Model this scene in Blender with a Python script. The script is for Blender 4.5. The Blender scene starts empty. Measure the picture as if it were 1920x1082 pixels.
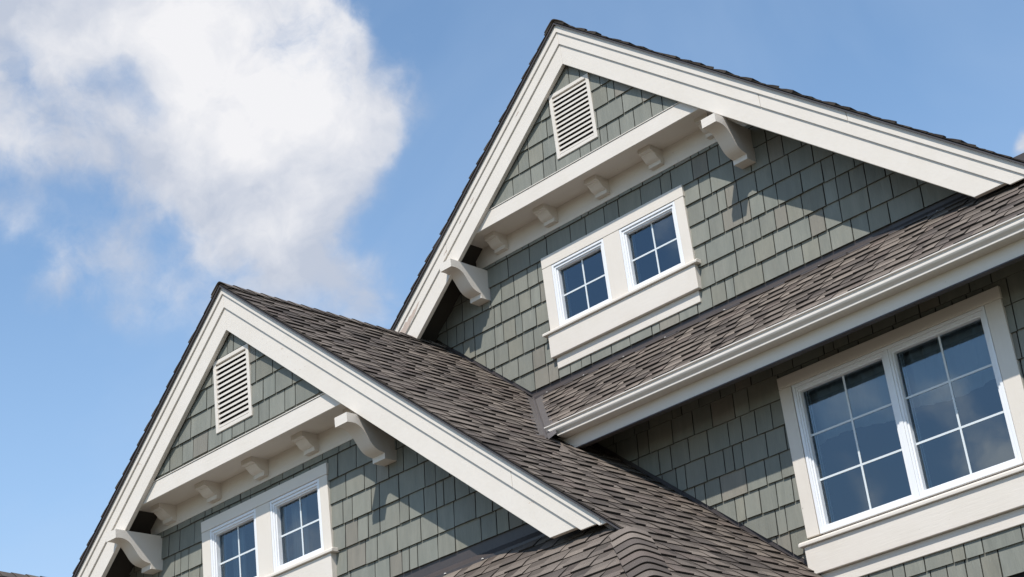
import bpy, math, random
from mathutils import Vector, Matrix
random.seed(11)
SC = bpy.context.scene
COL = SC.collection

# ------------------------------------------------------------------ camera
RIGHT = Vector((0.7059592, 0.69897819, -0.11424141))
DOWN = Vector((-0.36911365, 0.22543754, -0.90162799))
FWD = Vector((-0.604464, 0.67868063, 0.4171521))
FPX = 3271.105
cam_d = bpy.data.cameras.new('camera')
cam = bpy.data.objects.new('camera', cam_d)
COL.objects.link(cam)
cam.matrix_world = Matrix(((RIGHT.x, -DOWN.x, -FWD.x, 0), (RIGHT.y, -DOWN.y, -FWD.y, 0),
                           (RIGHT.z, -DOWN.z, -FWD.z, 0), (0, 0, 0, 1)))
cam_d.sensor_width = 36.0
cam_d.lens = FPX / 1920.0 * 36.0
cam_d.clip_start = 0.1
cam_d.clip_end = 3000.0
SC.camera = cam

def dir_px(x, y):
    """direction of a point of the sky seen at x, y of the 1920 x 1082 photograph"""
    return (FWD + RIGHT * ((x - 960) / FPX) + DOWN * ((y - 541) / FPX)).normalized()

# ------------------------------------------------------------------ light
SUN = Vector((0.40, -1.0, 1.37)).normalized()
SUN_EL = math.asin(SUN.z)
SUN_ROT = math.atan2(SUN.x, SUN.y)
sun_d = bpy.data.lights.new('sun', 'SUN')
sun_d.energy = 4.9
sun_d.angle = math.radians(0.5)
sun_d.color = (1.0, 0.95, 0.875)
sun = bpy.data.objects.new('sun', sun_d)
COL.objects.link(sun)
sun.location = SUN * 50
sun.rotation_euler = SUN.to_track_quat('Z', 'Y').to_euler()

SKY_STRENGTH = 0.15
world = bpy.data.worlds.new('World')
SC.world = world
world.use_nodes = True
NT = world.node_tree
NT.nodes.clear()

class G:
    """small helper to write node trees"""
    def __init__(self, nt):
        self.nt = nt
    def n(self, kind, **kw):
        nd = self.nt.nodes.new(kind)
        for k, v in kw.items():
            setattr(nd, k, v)
        return nd
    def put(self, sock, v):
        if isinstance(v, bpy.types.NodeSocket):
            self.nt.links.new(v, sock)
        elif v is not None:
            sock.default_value = v
    def math(self, op, a, b=None, c=None, clamp=False):
        nd = self.n('ShaderNodeMath', operation=op, use_clamp=clamp)
        for i, v in enumerate((a, b, c)):
            if v is not None:
                self.put(nd.inputs[i], v)
        return nd.outputs[0]
    def vec(self, op, a, b=None):
        nd = self.n('ShaderNodeVectorMath', operation=op)
        self.put(nd.inputs[0], a)
        if b is not None:
            self.put(nd.inputs[1], b)
        return nd.outputs['Value' if op in ('DOT_PRODUCT', 'LENGTH', 'DISTANCE') else 'Vector']
    def noise(self, vec, scale, detail=4, rough=0.55, dist=0.0):
        nd = self.n('ShaderNodeTexNoise')
        self.put(nd.inputs['Vector'], vec)
        nd.inputs['Scale'].default_value = scale
        nd.inputs['Detail'].default_value = detail
        nd.inputs['Roughness'].default_value = rough
        nd.inputs['Distortion'].default_value = dist
        return nd.outputs[0]
    def mrange(self, v, a, b, c=0.0, d=1.0, smooth=False):
        nd = self.n('ShaderNodeMapRange')
        nd.interpolation_type = 'SMOOTHSTEP' if smooth else 'LINEAR'
        self.put(nd.inputs[0], v)
        for i, q in enumerate((a, b, c, d)):
            self.put(nd.inputs[1 + i], q)
        return nd.outputs[0]
    def mix(self, f, a, b, mode='MIX'):
        nd = self.n('ShaderNodeMix', data_type='RGBA', blend_type=mode)
        self.put(nd.inputs[0], f)
        self.put(nd.inputs[6], a)
        self.put(nd.inputs[7], b)
        return nd.outputs[2]

g = G(NT)
out = g.n('ShaderNodeOutputWorld')
bg = g.n('ShaderNodeBackground')
bg.inputs['Strength'].default_value = SKY_STRENGTH
sky = g.n('ShaderNodeTexSky', sky_type='NISHITA')
sky.sun_disc = False
sky.sun_elevation = SUN_EL
sky.sun_rotation = SUN_ROT
sky.altitude = 100
sky.air_density = 1.0
sky.dust_density = 0.0
sky.ozone_density = 1.6
tc = g.n('ShaderNodeTexCoord')
D = g.vec('NORMALIZE', tc.outputs['Generated'])
# two warps make the cloud edges billow
def warp(vec, scale, amount, detail):
    w_ = g.n('ShaderNodeTexNoise')
    g.put(w_.inputs['Vector'], vec)
    w_.inputs['Scale'].default_value = scale
    w_.inputs['Detail'].default_value = detail
    sb = g.vec('SUBTRACT', w_.outputs['Color'], (0.5, 0.5, 0.5))
    sc_ = g.n('ShaderNodeVectorMath', operation='SCALE')
    g.put(sc_.inputs[0], sb)
    sc_.inputs['Scale'].default_value = amount
    return g.vec('ADD', vec, sc_.outputs[0])
DW = warp(warp(D, 8.0, 0.045, 2.0), 28.0, 0.030, 5.0)
fine = g.noise(warp(D, 24.0, 0.030, 4.0), 13.0, 12, 0.62)
big = g.noise(D, 5.0, 6, 0.55, 0.2)
# the cumulus bank that stands behind the gables (x, y, radius, weight)
CL = [(60, 10, 200, 1.0), (330, 20, 210, 1.0), (500, 70, 180, 0.9), (620, 75, 85, 0.6), (590, 190, 180, 0.9), (725, 215, 110, 0.5), (430, 220, 160, 0.85),
      (430, 340, 140, 0.62), (590, 310, 140, 0.6), (690, 290, 80, 0.25), (310, 310, 120, 0.55), (110, 250, 140, 0.72), (210, 290, 110, 0.5), (20, 225, 110, 0.45),
      (570, 430, 95, 0.55), (450, 430, 95, 0.42), (130, 450, 100, 0.34), (105, 530, 75, 0.46), (210, 470, 110, 0.32), (330, 510, 130, 0.40), (470, 500, 130, 0.42),
      (600, 530, 140, 0.5), (700, 550, 100, 0.46), (640, 400, 110, 0.3), (0, 430, 85, 0.32), (250, 420, 80, 0.22), (1925, 288, 46, 1.1), (-250, 120, 260, 0.9), (-420, 330, 240, 0.6)]
dens = None
for (x, y, r, wgt) in CL:
    q = g.mrange(g.vec('DISTANCE', DW, tuple(dir_px(x, y))), r / FPX * 1.35, 0.0, 0.0, wgt * 1.15, True)
    dens = q if dens is None else g.math('ADD', dens, q)
# clouds over the street, which the panes mirror
for (x, y, r, wgt) in [(1850, 865, 75, 0.9), (1780, 745, 70, 0.5), (1620, 760, 90, 0.34), (1600, 900, 70, 0.3), (1990, 900, 120, 0.7), (1640, 930, 60, 0.35), (1230, 440, 60, 0.3), (1110, 480, 50, 0.2)]:
    v_ = dir_px(x, y)
    q = g.mrange(g.vec('DISTANCE', DW, (v_.x, -v_.y, v_.z)), r / FPX * 1.35, 0.0, 0.0, wgt * 1.15, True)
    dens = g.math('ADD', dens, q)
dens = g.math('MINIMUM', dens, 1.05)
# holes of blue in the bank
for (x, y, r, wgt) in [(225, 160, 60, 0.25), (150, 155, 50, 0.2), (40, 150, 60, 0.28), (275, 205, 40, 0.3), (150, 385, 90, 0.35), (300, 420, 50, 0.3), (690, 450, 60, 0.4), (60, 490, 50, 0.2)]:
    q = g.mrange(g.vec('DISTANCE', DW, tuple(dir_px(x, y))), r / FPX * 1.3, 0.0, 0.0, wgt, True)
    dens = g.math('SUBTRACT', dens, q)
# scattered clouds over the rest of the sky
infr = g.mrange(g.vec('DISTANCE', D, tuple(FWD)), 0.30, 0.48, 0.0, 1.0, True)
scat = g.math('MULTIPLY', g.mrange(big, 0.60, 0.76, 0.0, 0.7, True), infr)
dens = g.math('MAXIMUM', dens, scat)
nz = g.math('MULTIPLY', g.math('SUBTRACT', fine, 0.5), g.mrange(dens, 0.0, 0.3, 0.0, 2.6))
dn = g.math('ADD', dens, nz)
alpha = g.mrange(dn, 0.05, 1.0, 0.0, 1.0, True)
alpha = g.math('MULTIPLY', alpha, g.mrange(dens, 0.1, 0.85, 0.42, 1.0))
# the bank is whiter on its sunward side and greyer where it is thick
billow_a = g.noise(DW, 10.0, 7, 0.55, 0.1)
billow_b = g.noise(g.vec('ADD', DW, tuple(SUN * 0.03)), 10.0, 7, 0.55, 0.1)
relief = g.math('MULTIPLY', g.math('SUBTRACT', billow_a, billow_b), 3.2)
thick = g.noise(DW, 6.5, 6, 0.5, 0.1)
sunny = g.mrange(g.vec('DISTANCE', D, tuple(dir_px(560, 120))), 0.01, 0.13, 1.0, 0.0, True)
lit = g.math('ADD', g.math('MULTIPLY', sunny, 0.62), g.math('MULTIPLY', g.mrange(thick, 0.36, 0.62, 0.0, 1.0), 0.38))
lit = g.math('ADD', lit, g.mrange(g.vec('DOT_PRODUCT', D, tuple(SUN)), 0.1, 0.8, 0.0, 0.8))
lit = g.math('ADD', lit, relief, clamp=True)
K = 1.0 / SKY_STRENGTH
ccol = g.mix(lit, (0.53 * K, 0.585 * K, 0.70 * K, 1), (0.90 * K, 0.90 * K, 0.925 * K, 1))
glare = g.mrange(g.vec('DOT_PRODUCT', D, tuple(SUN)), 0.1, 0.7, 0.0, 1.0)
ccol = g.mix(glare, ccol, (1.75 * K, 1.75 * K, 1.78 * K, 1))
skyc = g.mix(1.0, sky.outputs[0], (1.34, 1.42, 1.38, 1), 'MULTIPLY')
# thin high haze low in the sky
up = g.n('ShaderNodeSeparateXYZ')
g.put(up.inputs[0], D)
hz = g.mrange(up.outputs[2], 0.50, 0.12, 0.0, 0.42, True)
hz2 = g.math('ADD', hz, g.math('MULTIPLY', g.mrange(g.noise(D, 3.2, 5, 0.6, 0.8), 0.42, 0.7, 0.0, 0.22), 1.0), clamp=True)
skyc = g.mix(hz2, skyc, (0.52 * K, 0.66 * K, 0.86 * K, 1))
fin = g.mix(alpha, skyc, ccol)
g.put(bg.inputs['Color'], fin)
NT.links.new(bg.outputs[0], out.inputs[0])

SC.view_settings.view_transform = 'Standard'
SC.view_settings.look = 'None'
SC.view_settings.exposure = 0.0
SC.view_settings.gamma = 1.0
SC.view_settings.use_curve_mapping = False
SC.render.engine = 'CYCLES'
SC.cycles.max_bounces = 8
SC.cycles.transparent_max_bounces = 12

# ------------------------------------------------------------------ materials
def new_mat(name):
    m = bpy.data.materials.new(name)
    m.use_nodes = True
    gg = G(m.node_tree)
    b = m.node_tree.nodes['Principled BSDF']
    return m, gg, b

def tint_attr(gg):
    a = gg.n('ShaderNodeAttribute')
    a.attribute_name = 'tint'
    return a.outputs['Color']

def bump(gg, b, h, strength, dist):
    bp = gg.n('ShaderNodeBump')
    bp.inputs['Strength'].default_value = strength
    bp.inputs['Distance'].default_value = dist
    gg.put(bp.inputs['Height'], h)
    gg.put(b.inputs['Normal'], bp.outputs[0])

def wcoord(gg, scale=(1, 1, 1)):
    geo = gg.n('ShaderNodeNewGeometry')
    mp = gg.n('ShaderNodeMapping')
    gg.put(mp.inputs[0], geo.outputs['Position'])
    mp.inputs['Scale'].default_value = scale
    return mp.outputs[0]

def mat_siding():
    m, gg, b = new_mat('painted_cedar_shingle')
    t = tint_attr(gg)
    grain = gg.noise(wcoord(gg, (1, 1, 0.06)), 95, 4, 0.6)
    streak = gg.noise(wcoord(gg, (1, 1, 0.16)), 16, 4, 0.6)
    blot = gg.noise(wcoord(gg), 7, 5, 0.6)
    c = gg.mix(gg.mrange(streak, 0.3, 0.72, 0, 0.95), (0.170, 0.171, 0.145, 1), (0.220, 0.217, 0.184, 1))
    c = gg.mix(gg.mrange(blot, 0.55, 0.8, 0, 0.45), c, (0.205, 0.188, 0.155, 1))
    c = gg.mix(gg.mrange(grain, 0.4, 0.75, 0, 0.38), c, (0.150, 0.155, 0.140, 1))
    nail = gg.noise(wcoord(gg), 46, 2, 0.5)
    c = gg.mix(gg.mrange(nail, 0.765, 0.79, 0, 0.6), c, (0.09, 0.085, 0.07, 1))
    pale = gg.noise(wcoord(gg, (1, 1, 0.5)), 3.1, 5, 0.6)
    c = gg.mix(gg.mrange(pale, 0.55, 0.75, 0, 0.35), c, (0.255, 0.26, 0.23, 1))
    c = gg.mix(1.0, c, t, 'MULTIPLY')
    gg.put(b.inputs['Base Color'], c)
    b.inputs['Roughness'].default_value = 0.72
    bump(gg, b, gg.math('ADD', grain, gg.math('MULTIPLY', streak, 0.8)), 0.6, 0.005)
    return m

def mat_trim(name, col, worn=0.0, grain_axis='x'):
    m, gg, b = new_mat(name)
    sc = {'x': (0.08, 1, 1), 'z': (1, 1, 0.08), 'none': (0.3, 1, 0.3)}[grain_axis]
    wood = gg.noise(wcoord(gg, sc), 70, 5, 0.65, 0.4)
    dirt = gg.noise(wcoord(gg), 3.1, 6, 0.62)
    c = gg.mix(gg.mrange(dirt, 0.42, 0.8, 0, 0.5), (*col, 1), (col[0] * 0.90, col[1] * 0.885, col[2] * 0.85, 1))
    c = gg.mix(gg.mrange(wood, 0.5, 0.85, 0, 0.18), c, (col[0] * 0.8, col[1] * 0.77, col[2] * 0.72, 1))
    if worn > 0:
        fl = gg.noise(wcoord(gg, (1, 1, 2.2)), 9, 9, 0.72, 0.3)
        region = gg.noise(wcoord(gg), 1.3, 2, 0.5)
        thr = gg.math('ADD', fl, gg.math('MULTIPLY', region, 0.42))
        f = gg.mrange(thr, 0.965 - worn * 0.05, 0.985 - worn * 0.05, 0, 0.6)
        c = gg.mix(f, c, (0.44, 0.34, 0.27, 1))
        spec = gg.noise(wcoord(gg), 34, 3, 0.5)
        c = gg.mix(gg.mrange(spec, 0.745, 0.77, 0, 0.55), c, (0.25, 0.21, 0.17, 1))
    gg.put(b.inputs['Base Color'], c)
    b.inputs['Roughness'].default_value = 0.55
    b.inputs['Specular IOR Level'].default_value = 0.35
    bump(gg, b, wood, 0.4, 0.003)
    return m

def mat_plain(name, col, rough=0.6, spec=0.4, noise=0.0, metal=0.0):
    m, gg, b = new_mat(name)
    if noise:
        nz_ = gg.noise(wcoord(gg), 11, 5, 0.6)
        c = gg.mix(gg.mrange(nz_, 0.3, 0.75, 0, noise), (*col, 1), (col[0] * 1.5, col[1] * 1.45, col[2] * 1.4, 1))
        gg.put(b.inputs['Base Color'], c)
    else:
        b.inputs['Base Color'].default_value = (*col, 1)
    b.inputs['Roughness'].default_value = rough
    b.inputs['Specular IOR Level'].default_value = spec
    b.inputs['Metallic'].default_value = metal
    return m

def mat_roof():
    m, gg, b = new_mat('asphalt_shingle')
    t = tint_attr(gg)
    gran = gg.noise(wcoord(gg), 330, 3, 0.7)
    spk = gg.noise(wcoord(gg), 120, 3, 0.6)
    blot = gg.noise(wcoord(gg), 2.2, 5, 0.6)
    c = gg.mix(gg.mrange(gran, 0.34, 0.66, 0, 1), (0.101, 0.083, 0.071, 1), (0.246, 0.206, 0.175, 1))
    c = gg.mix(gg.mrange(spk, 0.56, 0.72, 0, 0.5), c, (0.30, 0.27, 0.245, 1))
    c = gg.mix(gg.mrange(blot, 0.40, 0.70, 0, 0.55), c, (0.100, 0.085, 0.074, 1))
    c = gg.mix(1.0, c, t, 'MULTIPLY')
    gg.put(b.inputs['Base Color'], c)
    b.inputs['Roughness'].default_value = 0.95
    b.inputs['Specular IOR Level'].default_value = 0.15
    bump(gg, b, gran, 0.5, 0.003)
    return m

def mat_glass():
    m = bpy.data.materials.new('window_glass')
    m.use_nodes = True
    nt = m.node_tree
    nt.nodes.clear()
    gg = G(nt)
    o = gg.n('ShaderNodeOutputMaterial')
    fr = gg.n('ShaderNodeFresnel')
    fr.inputs['IOR'].default_value = 2.15
    gl = gg.n('ShaderNodeBsdfGlossy')
    gl.inputs['Roughness'].default_value = 0.004
    gl.inputs['Color'].default_value = (0.72, 0.87, 1.0, 1)
    wv_ = gg.noise(wcoord(gg), 2.3, 2, 0.5)
    bp = gg.n('ShaderNodeBump')
    bp.inputs['Strength'].default_value = 0.025
    bp.inputs['Distance'].default_value = 0.02
    gg.put(bp.inputs['Height'], wv_)
    gg.put(gl.inputs['Normal'], bp.outputs[0])
    tr = gg.n('ShaderNodeBsdfTransparent')
    tr.inputs['Color'].default_value = (0.62, 0.70, 0.74, 1)
    mx = gg.n('ShaderNodeMixShader')
    gg.put(mx.inputs[0], fr.outputs[0])
    nt.links.new(tr.outputs[0], mx.inputs[1])
    nt.links.new(gl.outputs[0], mx.inputs[2])
    nt.links.new(mx.outputs[0], o.inputs[0])
    return m

M_SIDE = mat_siding()
M_FELT = mat_plain('building_felt', (0.022, 0.022, 0.02), 0.9, 0.1)
CREAM = (0.665, 0.61, 0.545)
M_TRIM = mat_trim('cream_paint', CREAM, 0.25)
M_TRIMZ = mat_trim('cream_paint_upright', CREAM, 0.25, 'z')
M_RAKE = mat_trim('cream_paint_weathered', CREAM, 1.0, 'none')
M_BARE = mat_plain('bare_weathered_wood', (0.42, 0.34, 0.29), 0.85, 0.2, 0.5)
M_VINYL = mat_plain('white_vinyl', (0.75, 0.755, 0.77), 0.35, 0.45)
M_MUNT = mat_plain('grey_grille_bar', (0.62, 0.66, 0.68), 0.4, 0.4)
M_GUT = mat_plain('cream_enamel_gutter', (0.60, 0.555, 0.50), 0.34, 0.45, 0.12)
M_FLASH = mat_plain('brown_flashing', (0.050, 0.042, 0.041), 0.5, 0.45, 0.5)
M_VALLEY = mat_plain('grey_brown_valley_metal', (0.105, 0.092, 0.088), 0.42, 0.5, 0.25)
M_ROOF = mat_roof()
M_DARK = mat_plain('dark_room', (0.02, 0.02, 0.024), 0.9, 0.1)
M_LOUV = mat_plain('vent_backing', (0.05, 0.045, 0.04), 0.9, 0.1)
M_CURT = mat_plain('sheer_curtain', (0.42, 0.44, 0.45), 0.9, 0.1)
M_CAULK = mat_plain('dab_of_sealant', (0.5, 0.48, 0.46), 0.5, 0.3)
M_GLASS = mat_glass()
def mat_ground():
    m, gg, b = new_mat('dry_lawn')
    n1 = gg.noise(wcoord(gg), 1.7, 8, 0.65)
    n2 = gg.noise(wcoord(gg), 40, 4, 0.6)
    c = gg.mix(gg.mrange(n1, 0.35, 0.7, 0, 1), (0.12, 0.10, 0.06, 1), (0.17, 0.14, 0.10, 1))
    c = gg.mix(gg.mrange(n2, 0.4, 0.7, 0, 0.5), c, (0.07, 0.07, 0.035, 1))
    gg.put(b.inputs['Base Color'], c)
    b.inputs['Roughness'].default_value = 0.95
    bump(gg, b, n2, 0.6, 0.05)
    return m
M_GROUND = mat_ground()
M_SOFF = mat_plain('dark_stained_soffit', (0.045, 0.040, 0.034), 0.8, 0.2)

# ------------------------------------------------------------------ mesh helpers
WL = {}   # world location of each parent

def link(name, verts, faces, mat, parent=None, tints=None, smooth=False, crease=0, bevel=0.0, label=None, mats=None):
    """one mesh object whose origin sits in the middle of its shape; verts are world coordinates"""
    n = len(verts)
    c = Vector((sum(v[0] for v in verts) / n, sum(v[1] for v in verts) / n, sum(v[2] for v in verts) / n))
    me = bpy.data.meshes.new(name)
    me.from_pydata([(v[0] - c.x, v[1] - c.y, v[2] - c.z) for v in verts], [], faces)
    me.materials.append(mat)
    if tints is not None:
        at = me.color_attributes.new('tint', 'FLOAT_COLOR', 'CORNER')
        buf = []
        for p, t in zip(me.polygons, tints):
            for _ in range(p.loop_total):
                buf.extend((t[0], t[1], t[2], 1.0))
        at.data.foreach_set('color', buf)
    if smooth:
        for p in me.polygons:
            p.use_smooth = True
    if crease:
        for p in me.polygons:
            p.use_smooth = True
        me.set_sharp_from_angle(angle=math.radians(crease))
    me.update()
    o = bpy.data.objects.new(name, me)
    COL.objects.link(o)
    base = Vector((0, 0, 0))
    if parent is not None:
        o.parent = parent
        base = WL[parent.name]
    o.location = c - base
    WL[o.name] = c
    if bevel:
        bv = o.modifiers.new('bevel', 'BEVEL')
        bv.width = bevel
        bv.segments = 2
        bv.limit_method = 'ANGLE'
    if label:
        o['label'] = label
    return o

class MB:
    def __init__(self):
        self.v, self.f, self.t = [], [], []
    def add(self, vs, fs, tint=(1, 1, 1)):
        b = len(self.v)
        self.v.extend(vs)
        self.f.extend([tuple(b + i for i in q) for q in fs])
        self.t.extend([tint] * len(fs))
    def side_tint(self, faces, k):
        for i in faces:
            t = self.t[i]
            self.t[i] = (t[0] * k, t[1] * k, t[2] * k)
    def prism(self, pts, ext, tint=(1, 1, 1)):
        """pts: 3-D polygon, ext: extrusion vector"""
        n = len(pts)
        e = Vector(ext)
        vs = [tuple(p) for p in pts] + [tuple(Vector(p) + e) for p in pts]
        nr = Vector((0, 0, 0))
        for i in range(n):
            a, b_ = Vector(pts[i]), Vector(pts[(i + 1) % n])
            nr += a.cross(b_)
        flip = nr.dot(e) > 0
        fs = [tuple(range(n)), tuple(range(2 * n - 1, n - 1, -1))]
        for i in range(n):
            j = (i + 1) % n
            fs.append((i, i + n, j + n, j))
        if flip:
            fs = [tuple(reversed(q)) for q in fs]
        self.add(vs, fs, tint)
    def box(self, x0, x1, y0, y1, z0, z1, tint=(1, 1, 1)):
        self.prism([(x0, y0, z0), (x1, y0, z0), (x1, y0, z1), (x0, y0, z1)], (0, y1 - y0, 0), tint)
    def link(self, name, mat, parent=None, **kw):
        return link(name, self.v, self.f, mat, parent, tints=self.t, **kw)

def box(name, x0, x1, y0, y1, z0, z1, mat, parent, **kw):
    b = MB()
    b.box(x0, x1, y0, y1, z0, z1)
    return b.link(name, mat, parent, **kw)

def prism(name, pts, ext, mat, parent, **kw):
    b = MB()
    b.prism(pts, ext)
    return b.link(name, mat, parent, **kw)

def empty(name, loc, parent=None):
    o = bpy.data.objects.new(name, None)
    COL.objects.link(o)
    base = Vector((0, 0, 0))
    if parent is not None:
        o.parent = parent
        base = WL[parent.name]
    o.location = Vector(loc) - base
    o.empty_display_size = 0.3
    WL[o.name] = Vector(loc)
    return o

def clip(poly, a, b, c):
    """keep the part of a 2-D polygon where a*x + b*y <= c"""
    outp = []
    n = len(poly)
    for i in range(n):
        p, q = poly[i], poly[(i + 1) % n]
        dp, dq = a * p[0] + b * p[1] - c, a * q[0] + b * q[1] - c
        if dp <= 0:
            outp.append(p)
        if (dp < 0 < dq) or (dq < 0 < dp):
            t = dp / (dp - dq)
            outp.append((p[0] + (q[0] - p[0]) * t, p[1] + (q[1] - p[1]) * t))
    return outp

def area2(poly):
    return abs(sum(poly[i][0] * poly[(i + 1) % len(poly)][1] - poly[(i + 1) % len(poly)][0] * poly[i][1] for i in range(len(poly)))) / 2

# ------------------------------------------------------------------ measured geometry
M = 0.8441
GZ = -1.6                       # ground
CU, CXU = 1.566, -8.007         # upper gable: roof surface Z = CU - M*X right of CXU
CL_, CXL = -2.41, -10.20        # lower gable
YU, YL, YR = 10.362, 8.34, 9.785   # wall faces
YRU, YRL = 10.0, 7.97           # front face of the inner rake boards
S0, SM = -2.98, 0.80            # skirt roof of the upper gable: Z = S0 + SM*Y
P0, PM = -3.70, M               # skirt roof of the lower gable

ground = MB()
ground.add([(-1500, -1500, GZ), (1500, -1500, GZ), (1500, 1500, GZ), (-1500, 1500, GZ)], [(0, 1, 2, 3)])
gr = ground.link('ground', M_GROUND)
gr['kind'] = 'structure'
gr['label'] = 'dry lawn on which the house stands'

house = empty('house', (-8.0, 11.5, GZ))
house['label'] = 'grey-green shingled house with cream trimmed gables, brown roofs and white windows'
house['category'] = 'house'

# ---- walls (dark sheathing; every shingle is hung on them further down)
def wall_poly_u(base):
    return base
def wall(name, pts_xz, y, thick, holes, label=None):
    """sheathing cut into strips around rectangular window openings"""
    b = MB()
    polys = [pts_xz]
    for (x0, x1, z0, z1) in holes:
        nxt = []
        for p in polys:
            l = clip(p, 1, 0, x0)
            r = clip(p, -1, 0, -x1)
            mid = clip(clip(p, -1, 0, -x0), 1, 0, x1)
            lo = clip(mid, 0, 1, z0)
            hi = clip(mid, 0, -1, -z1)
            for q in (l, r, lo, hi):
                if len(q) > 2 and area2(q) > 1e-5:
                    nxt.append(q)
        polys = nxt
    for p in polys:
        b.prism([(x, y + 0.003, z) for x, z in p], (0, thick, 0))
    return b.link(name, M_FELT, house, label=label)

# window openings in wall coordinates
UW = [(-8.725, -8.125, 5.79, 6.375), (-7.945, -7.343, 5.79, 6.375)]
LDX, LDZ = -2.257, -1.968
LW = [(a + LDX, b + LDX, c + LDZ, d + LDZ) for a, b, c, d in UW]
RW = [(-6.22, -4.68, 3.16, 4.235)]

def zU(x, off=0.0):
    return CU + M * CXU * 0 - M * (x if x > CXU else 2 * CXU - x) + off
def zL(x, off=0.0):
    return CL_ - M * (x if x > CXL else 2 * CXL - x) + off

OFFW = -0.30   # walls stop under the roof deck
def gable_poly(zf, cx, zb, off, xl=None, xr=None):
    top = zf(cx, off)
    x1 = cx + (top - zb) / M
    x0 = cx - (top - zb) / M
    return [(x0, zb), (x1, zb), (cx, top)]

wU = wall('gable_wall', gable_poly(zU, CXU, 3.2, OFFW), YU, 0.12, UW)
wL = wall('gable_wall', gable_poly(zL, CXL, 1.6, OFFW), YL, 0.12, LW)
VENT_U, VENT_L = (-8.235, -7.804, 7.115, 7.705), (-10.433, -10.003, 5.018, 5.598)
wUt = wall('gable_wall', gable_poly(zU, CXU, 6.90, OFFW - 0.02), YRU + 0.065, 0.03, [VENT_U])
wLt = wall('gable_wall', gable_poly(zL, CXL, 4.80, OFFW - 0.02), YRL + 0.065, 0.03, [VENT_L])
wR = wall('house_wall', [(-9.4, 0.6), (-1.0, 0.6), (-1.0, 4.72), (-9.4, 4.72)], YR, 0.12, RW)
box('lower_wall', -13.6, -1.0, 10.6, 17.0, GZ, 3.0, M_SIDE, house)
box('lower_wall', -13.6, -6.9, 8.5, 10.6, GZ, 2.2, M_SIDE, house)
box('lower_wall', -6.9, -1.0, 9.95, 10.6, GZ, 2.2, M_SIDE, house)

# ---- roof decks
def deck(name, pts, thick, mat=M_ROOF, label=None, kids=True):
    """pts: 3-D polygon of the deck's top face, 6 mm under the shingles"""
    a, b_, c = Vector(pts[0]), Vector(pts[1]), Vector(pts[2])
    n = (b_ - a).cross(c - a).normalized()
    if n.z < 0:
        n = -n
    top = [Vector(p) - n * 0.006 for p in pts]
    return prism(name, top, tuple(-n * thick), mat, house, label=label)

YB = 16.5
TH = 0.10
def ptU(x, y): return (x, y, zU(x))
def ptL(x, y): return (x, y, zL(x))
def ptS(x, y): return (x, y, S0 + SM * y)
def ptP(x, y): return (x, y, P0 + PM * y)
YFU, YFL = YRU - 0.050, YRL - 0.050      # shingle edge in front of the rakes
XUR = CXU + (CU - M * CXU - 5.10) / M     # foot of the upper right rake
roofUR = deck('roof_slope', [ptU(CXU, YRU + .006), ptU(-3.9, YRU + .006), ptU(-1.2, YFU + .9), ptU(-1.2, YB), ptU(CXU, YB)], 0.05)
roofUL = deck('roof_slope', [ptU(CXU, YRU + .006), ptU(CXU, YB), ptU(-12.0, YB), ptU(-12.0, YRU + .006)], 0.05)
hipc = (CL_ - P0) / M                     # X + Y = hipc on the lower hip
roofLR = deck('roof_slope', [ptL(CXL, YRL + .006), ptL(hipc - YRL - .006, YRL + .006), ptL(-4.7, hipc + 4.7), ptL(-4.7, 9.95), ptL(-8.6, 10.42), ptL(CXL, 10.42)], 0.05)
roofLL = deck('roof_slope', [ptL(CXL, YRL + .006), ptL(CXL, 13.0), ptL(-14.3, 13.0), ptL(-14.3, YRL + .006)], 0.05)
# valley between lower gable roof and upper skirt roof
def valley_x(y): return (CL_ - (S0 + SM * y)) / M
VY0, VY1 = 9.10, 10.33
roofS = deck('roof_slope', [ptS(valley_x(9.30), 9.30), ptS(-1.0, 9.30), ptS(-1.0, 10.365), ptS(valley_x(10.365), 10.365)], 0.05)
roofP = deck('roof_slope', [ptP(-13.6, 5.9), ptP(hipc - 5.9, 5.9), ptP(hipc - 8.34, 8.34), ptP(-13.6, 8.34)], 0.05)

# sloping soffits behind the rakes and under the eave
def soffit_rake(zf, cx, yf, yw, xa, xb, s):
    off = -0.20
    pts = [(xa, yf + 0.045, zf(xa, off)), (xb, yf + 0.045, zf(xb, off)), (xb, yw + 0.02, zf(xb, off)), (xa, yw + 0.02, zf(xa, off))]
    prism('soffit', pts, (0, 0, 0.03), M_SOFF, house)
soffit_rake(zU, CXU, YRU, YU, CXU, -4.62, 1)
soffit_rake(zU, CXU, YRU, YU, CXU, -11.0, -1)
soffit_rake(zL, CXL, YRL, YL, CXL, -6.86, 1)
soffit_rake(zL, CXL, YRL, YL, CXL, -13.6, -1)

# ---- rake boards: three stepped boards each side of both gables
def rake(cx, yr, zi, s, cut, top, seam):
    """zi height of the inner lower edge at the apex; s side; cut heights of the feet; top height of the outer edge over zi"""
    lay = [(0.0, top - 0.004, 0.0, 0.04, cut[0]), (0.197, top - 0.002, -0.013, 0.003, cut[1]), (0.314, top, -0.025, -0.010, cut[2])]
    for k, (lo, hi, ya, yb, zc) in enumerate(lay):
        a0, a1 = zi + lo, zi + hi
        xe = (a1 - zc) / M
        xi = (a0 - zc) / M
        cuts = [0.0, xe + 1] if k == 0 else [0.0, seam + 0.7 * k, xe + 1]
        for q in range(len(cuts) - 1):
            poly = [(0.0006, a0), (0.0006, a1), (xe, zc), (xi, zc)]
            poly = clip(clip(poly, -1, 0, -(cuts[q] + (0.0015 if q else 0))), 1, 0, cuts[q + 1] - 0.0015)
            if len(poly) < 3:
                continue
            prism('rake_board', [(cx + s * x, yr + ya, z) for x, z in poly], (0, yb - ya, 0), M_RAKE, house, bevel=0.003)
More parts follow.
